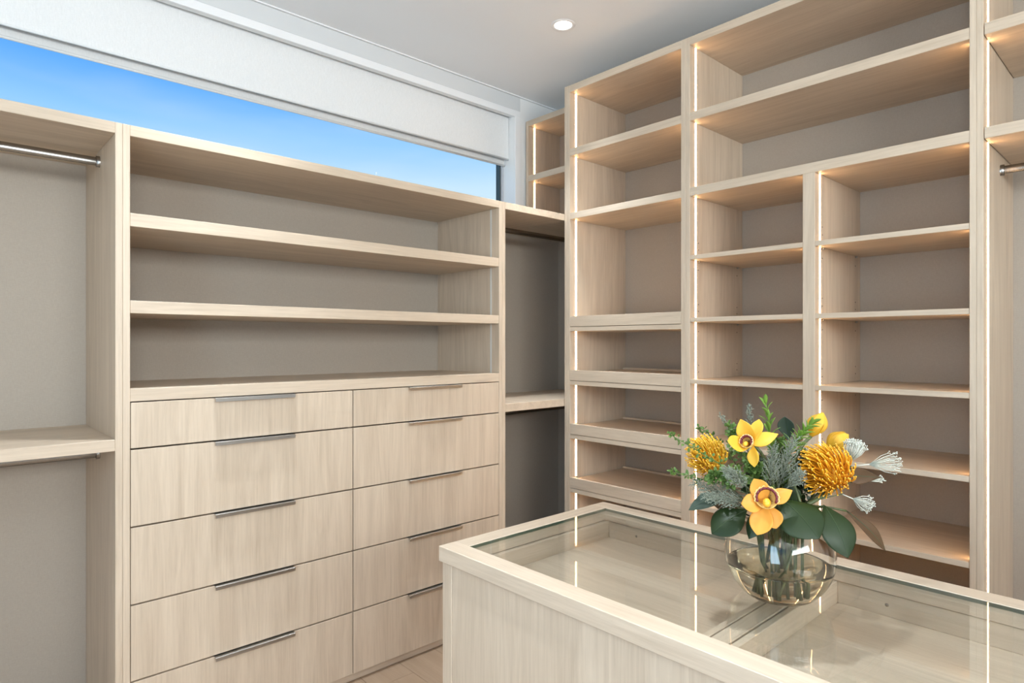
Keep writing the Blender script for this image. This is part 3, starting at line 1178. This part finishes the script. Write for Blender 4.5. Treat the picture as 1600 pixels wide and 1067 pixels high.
tulip(1276, 664, 0.03, 0.050, _U * 0.9 + _R * 0.45, 'closed yellow tulip standing highest beside the fresh green sprig', 0.03)
tulip(1307, 690, 0.085, 0.049, _U * 0.55 + _R * 0.75, 'opening yellow tulip just above the orange pincushion flower', 0.13)


def broad_leaf(label, base, tip, off0, off1, width, normal, mat, bend=0.0, cup=0.06, fat=0.5, sharp=1.9, twist=0.0, with_stem=True):
    b, e = px(*base, off0), px(*tip, off1)
    t = thing('leaf', b, label, 'leaf')
    m = MB()
    m.blade(b, e, normal, width, bend, cup, fat, 17, 9, sharp, 0.0006, twist)
    m.build('blade', mat, t, 0.0008, sub=1)
    L = e - b
    nn = (normal - L.normalized() * normal.dot(L.normalized())).normalized()
    m = MB()
    m.tube([b + L * u + nn * (bend * L.length * math.sin(PI * u) + 0.0006) for u in [i / 10 for i in range(11)]],
           [0.0011 - 0.0009 * i / 10 for i in range(11)], 6)
    m.build('midrib', G_RIB, t)
    if with_stem:
        stem(t, b, 0.0022)
    return t


N0 = TOCAM
broad_leaf('broad dark green leaf drooping over the vase front below the orange pincushion', (1222, 780), (1280, 842), -0.062, -0.128, 0.092, N0 + _U * 0.7 + _R * 0.2, G_LEAF, 0.08, -0.08, 0.52, 2.4)
broad_leaf('large dark green leaf hanging lowest, beside the twisted brown leaf', (1288, 790), (1325, 872), -0.044, -0.094, 0.074, N0 + _R * 0.5, G_LEAF, 0.10, -0.06, 0.50, 2.2)
broad_leaf('dark green leaf drooping over the vase rim on the drawer side', (1168, 796), (1112, 834), -0.06, -0.07, 0.062, N0 + _U * 0.6, G_LEAF, 0.10, -0.06, 0.55, 2.4)
broad_leaf('grey-green leaf sticking out sideways under the yellow pincushion', (1134, 776), (1076, 797), -0.02, -0.03, 0.034, N0 + _U * 0.5, G_GREY, 0.14, 0.05, 0.5, 2.0)
broad_leaf('small dark leaf with pale brown underside beside the vase neck', (1160, 788), (1116, 790), 0.0, 0.01, 0.030, N0 - _U * 0.6, G_BRN, 0.1, 0.05, 0.5, 2.0)
broad_leaf('twisted narrow brown leaf arching away to the side of the vase', (1322, 798), (1384, 861), 0.0, -0.02, 0.034, N0 - _R * 0.1 + _U * 0.9, G_BRN, 0.10, 0.05, 0.55, 2.0, 0.35)
broad_leaf('pointed brown leaf showing between the pincushion and cream umbels', (1322, 742), (1376, 746), 0.02, 0.02, 0.036, N0 - _U * 0.3, G_BRN, 0.0, 0.05, 0.35, 1.3)
broad_leaf('dark blue-green curled leaf at the top between the green sprigs', (1232, 690), (1226, 651), 0.04, 0.03, 0.034, N0 - _R * 0.3, G_GREY, -0.12, 0.25, 0.6, 2.6)
broad_leaf('dark glossy leaf tucked behind the lower orchid', (1194, 794), (1170, 842), -0.065, -0.078, 0.036, N0 - _R * 0.3, G_LEAF, 0.05, -0.05, 0.5, 2.0)
broad_leaf('dark glossy leaf deep between the orchid and the orange pincushion', (1242, 792), (1228, 756), -0.012, -0.006, 0.044, N0 - _U * 0.1, G_LEAF, 0.05, -0.05, 0.5, 2.2)


def shoot(label, pts, n, ll, lw, mat, spread, start=0.25, group=None, indiv=True):
    """upright shoot with narrow leaves set round its stem"""
    P = [px(*p) for p in pts]
    t = thing('leafy_shoot', P[0], label, 'foliage', group)
    line = bez(P[0], P[0].lerp(P[1], 0.8), P[1].lerp(P[2], 0.2), P[2], 14)
    m = MB()
    m.tube(line, [0.0019 - 0.0011 * i / 13 for i in range(14)], 6)
    m.build('stalk', G_BRT if mat is G_BRT else G_STEM, t)
    for i in range(n):
        u = start + (1 - start) * i / (n - 1)
        k = min(12, int(u * 13))
        p = line[k].lerp(line[k + 1], u * 13 - k)
        d = (line[k + 1] - line[k]).normalized()
        g = i * 2.4
        h = Vector((1, 0, 0))
        s = d.cross(h).normalized()
        q = d.cross(s)
        rad = s * math.cos(g) + q * math.sin(g)
        sp = spread * (1 - 0.45 * u)
        e = p + (d * (1 - sp * 0.5) + rad * sp).normalized() * ll * rng.uniform(0.8, 1.1) * (1.1 - 0.25 * u)
        m = MB()
        m.blade(p, e, d - rad * 0.4, lw, 0.10, 0.12, 0.5, 6, 3, 2.0)
        m.build('leaf', mat, t, 0.0006)
    stem(t, P[0], 0.0028)
    return t


shoot('upright fresh green shoot rising highest at the top of the bouquet', [(1206, 720, 0.02), (1204, 675, 0.02), (1197, 632, 0.02)], 15, 0.034, 0.0095, G_BRT, 0.8, 0.15)
shoot('bushy bright green sprig in front of the closed tulip', [(1230, 716, -0.004), (1242, 688, -0.010), (1268, 662, -0.012)], 36, 0.030, 0.0085, G_BRT, 1.05, 0.1)


def feather(label, pts, n, bl, group='grey feathery sprigs'):
    """grey feathery sprig: a stem with many short fuzzy branchlets"""
    P = [px(*p) for p in pts]
    t = thing('feathery_sprig', P[0], label, 'foliage', group)
    line = bez(P[0], P[0].lerp(P[1], 0.8), P[1].lerp(P[2], 0.2), P[2], 12)
    m = MB()
    m.tube(line, [0.0014 - 0.0008 * i / 11 for i in range(12)], 5)
    m.build('stalk', G_SIL, t)
    m = MB()
    for i in range(n):
        u = 0.12 + 0.88 * i / (n - 1)
        k = min(10, int(u * 11))
        p = line[k].lerp(line[k + 1], u * 11 - k)
        d = (line[k + 1] - line[k]).normalized()
        s = d.cross(Vector((1, 0.3, 0))).normalized()
        q = d.cross(s)
        g = i * 2.4
        rad = s * math.cos(g) + q * math.sin(g)
        L = bl * (1.15 - 0.8 * u) * rng.uniform(0.7, 1.2)
        dd = (d * 0.9 + rad * 0.75).normalized()
        e = p + dd * L + d * L * 0.25
        m.tube([p, p.lerp(e, 0.5) + rad * 0.0005, e], [0.0007, 0.0006, 0.0004], 4, False)
        for w in range(7):
            b = p.lerp(e, 0.2 + 0.8 * w / 6)
            fz = (dd + Vector((rng.uniform(-1, 1), rng.uniform(-1, 1), rng.uniform(-1, 1)))).normalized()
            m.blade(b, b + fz * rng.uniform(0.0035, 0.0065), TOCAM, 0.0013, 0, 0, 0.5, 3, 2)
    o = m.build('branchlets', G_SIL, t)
    o['kind'] = 'stuff'
    stem(t, P[0], 0.0013, full=False)
    return t


fl_ = [('grey feathery sprig tip standing just above the upper orchid', [(1186, 720, 0.0), (1176, 680, 0.01), (1170, 637, 0.01)], 34, 0.020),
       ('grey feathery sprig leaning out above the yellow pincushion', [(1176, 720, 0.045), (1156, 680, 0.055), (1126, 650, 0.050)], 34, 0.018),
       ('thick grey feathery sprig between upper orchid and orange pincushion', [(1214, 770, -0.03), (1226, 730, -0.045), (1240, 690, -0.04)], 60, 0.036),
       ('grey feathery sprig rising from above the lower orchid', [(1202, 770, -0.060), (1206, 735, -0.086), (1208, 702, -0.082)], 50, 0.030),
       ('grey feathery sprig beside the lower orchid on its pincushion side', [(1228, 764, -0.058), (1240, 754, -0.064), (1250, 738, -0.062)], 40, 0.026),
       ('low grey feathery sprig spreading over the grey-green leaf', [(1168, 774, -0.040), (1130, 774, -0.048), (1088, 756, -0.040)], 64, 0.034),
       ('low grey feathery sprig just above the dark leaf at the rim', [(1170, 784, -0.080), (1146, 782, -0.092), (1104, 776, -0.086)], 56, 0.028),
       ('grey feathery sprig between the two orchids', [(1170, 764, -0.094), (1156, 750, -0.112), (1136, 737, -0.110)], 50, 0.028)]
for lab, p, n, b in fl_:
    feather(lab, p, n, b)


def twig(label, pts, n, lw, mat, scatter, group='small-leaved green twigs'):
    """thin twig with clusters of tiny rounded leaves"""
    P = [px(*p) for p in pts]
    t = thing('leafy_twig', P[0], label, 'foliage', group)
    line = bez(P[0], P[0].lerp(P[1], 0.8), P[1].lerp(P[2], 0.2), P[2], 14)
    m = MB()
    m.tube(line, [0.0012 - 0.0006 * i / 13 for i in range(14)], 5)
    m.build('stalk', G_BOX, t)
    m = MB()
    for i in range(n):
        u = rng.uniform(0.05, 1.0) if i > 6 else rng.uniform(0.93, 1.0)
        k = min(12, int(u * 13))
        p = line[k].lerp(line[k + 1], min(1, u * 13 - k))
        d = Vector((rng.gauss(0, 1), rng.gauss(0, 1), rng.gauss(0.2, 1))).normalized()
        b = p + d * scatter * rng.random() * (1 - 0.75 * u)
        L = rng.uniform(0.7, 1.3) * lw * 1.5
        m.blade(b, b + d * L, TOCAM + Vector((rng.uniform(-1, 1), rng.uniform(-1, 1), rng.uniform(-1, 1))), lw, 0.1, 0.1, 0.55, 5, 3)
        m.tube([p, b], 0.0004, 3, False)
    o = m.build('leaves', mat, t)
    o['kind'] = 'stuff'
    stem(t, P[0], 0.0013, full=False)
    return t


tw = [('long thin green twig reaching far out over the shoe tower, higher of two', [(1148, 738, -0.074), (1106, 714, -0.080), (1046, 678, -0.040)], 60, 0.0055, G_BOX, 0.016),
      ('long thin green twig reaching sideways below the higher twig', [(1150, 765, 0.0), (1100, 748, -0.03), (1048, 737, -0.03)], 64, 0.0055, G_BOX, 0.016),
      ('short green twig behind the yellow pincushion', [(1150, 726, 0.085), (1126, 688, 0.095), (1091, 667, 0.092)], 50, 0.006, G_BOX, 0.014),
      ('dense green twig just behind the upper orchid', [(1164, 728, 0.0), (1152, 690, 0.015), (1138, 667, 0.015)], 120, 0.0070, G_BOX, 0.030),
      ('dense dark green twig below the yellow pincushion', [(1164, 752, -0.056), (1140, 744, -0.058), (1110, 744, -0.054)], 190, 0.0075, G_BOX, 0.026),
      ('dense green twig under the upper orchid', [(1190, 766, -0.020), (1180, 740, -0.030), (1170, 718, -0.030)], 180, 0.0075, G_BOX, 0.032),
      ('dense dark green twig in the middle behind the grey sprigs', [(1222, 775, 0.050), (1218, 735, 0.060), (1218, 690, 0.062)], 240, 0.0100, G_BOX, 0.040),
      ('dense dark green twig behind the orange pincushion', [(1250, 776, 0.055), (1254, 745, 0.070), (1258, 712, 0.068)], 220, 0.0100, G_LEAF, 0.030),
      ('dense dark green twig filling the back of the bouquet', [(1186, 775, 0.020), (1182, 750, 0.020), (1184, 722, 0.016)], 240, 0.0100, G_LEAF, 0.032)]
for lab, p, n, lw_, mt, sc in tw:
    twig(lab, p, n, lw_, mt, sc)


def umbel(label, base, tip, off, spread, n, kn=3):
    """cream umbel: stems fanning out and forking into tiny knobs"""
    b, e = px(*base, off), px(*tip, off)
    t = thing('cream_umbel', b, label, 'flower', 'cream umbels')
    ax = (e - b)
    L = ax.length
    ax.normalize()
    s = ax.cross(TOCAM).normalized()
    q = ax.cross(s)
    m, k_ = MB(), MB()
    j = b + ax * L * 0.40
    m.tube([b, j], [0.0010, 0.0012], 5)
    for i in range(n):
        r = math.sqrt((i + 0.5) / n) * spread
        g = i * 2.4
        end = j + ax * L * (0.62 - 0.12 * (r / spread) ** 2) + (s * math.cos(g) + q * math.sin(g)) * r
        mid = j.lerp(end, 0.6) + (s * math.cos(g) + q * math.sin(g)) * r * 0.15
        m.tube([j, mid, end], [0.0007, 0.0006, 0.0005], 4)
        for w in range(kn):
            f_ = end + Vector((rng.uniform(-1, 1), rng.uniform(-1, 1), rng.uniform(-1, 1))) * 0.004 + ax * 0.003
            m.tube([mid.lerp(end, 0.7), f_], 0.0005, 3)
            k_.ball(f_, 0.0013, None, 1, 5, 4)
    m.build('fan_stems', G_CRM, t)['kind'] = 'stuff'
    k_.build('florets', G_CRM, t)['kind'] = 'stuff'
    stem(t, b, 0.0012, full=False)
    return t


umbel('dense cream umbel right behind the orange pincushion', (1322, 742), (1337, 692), 0.012, 0.022, 60)
umbel('cream umbel fanning out farthest over the lit shelves', (1330, 728), (1400, 722), 0.03, 0.024, 22)
umbel('small cream umbel hanging below the orange pincushion', (1316, 772), (1358, 790), -0.01, 0.018, 18)
umbel('tiny cream umbel beside the pointed brown leaf', (1336, 752), (1378, 749), 0.03, 0.007, 7)
grow_stems()
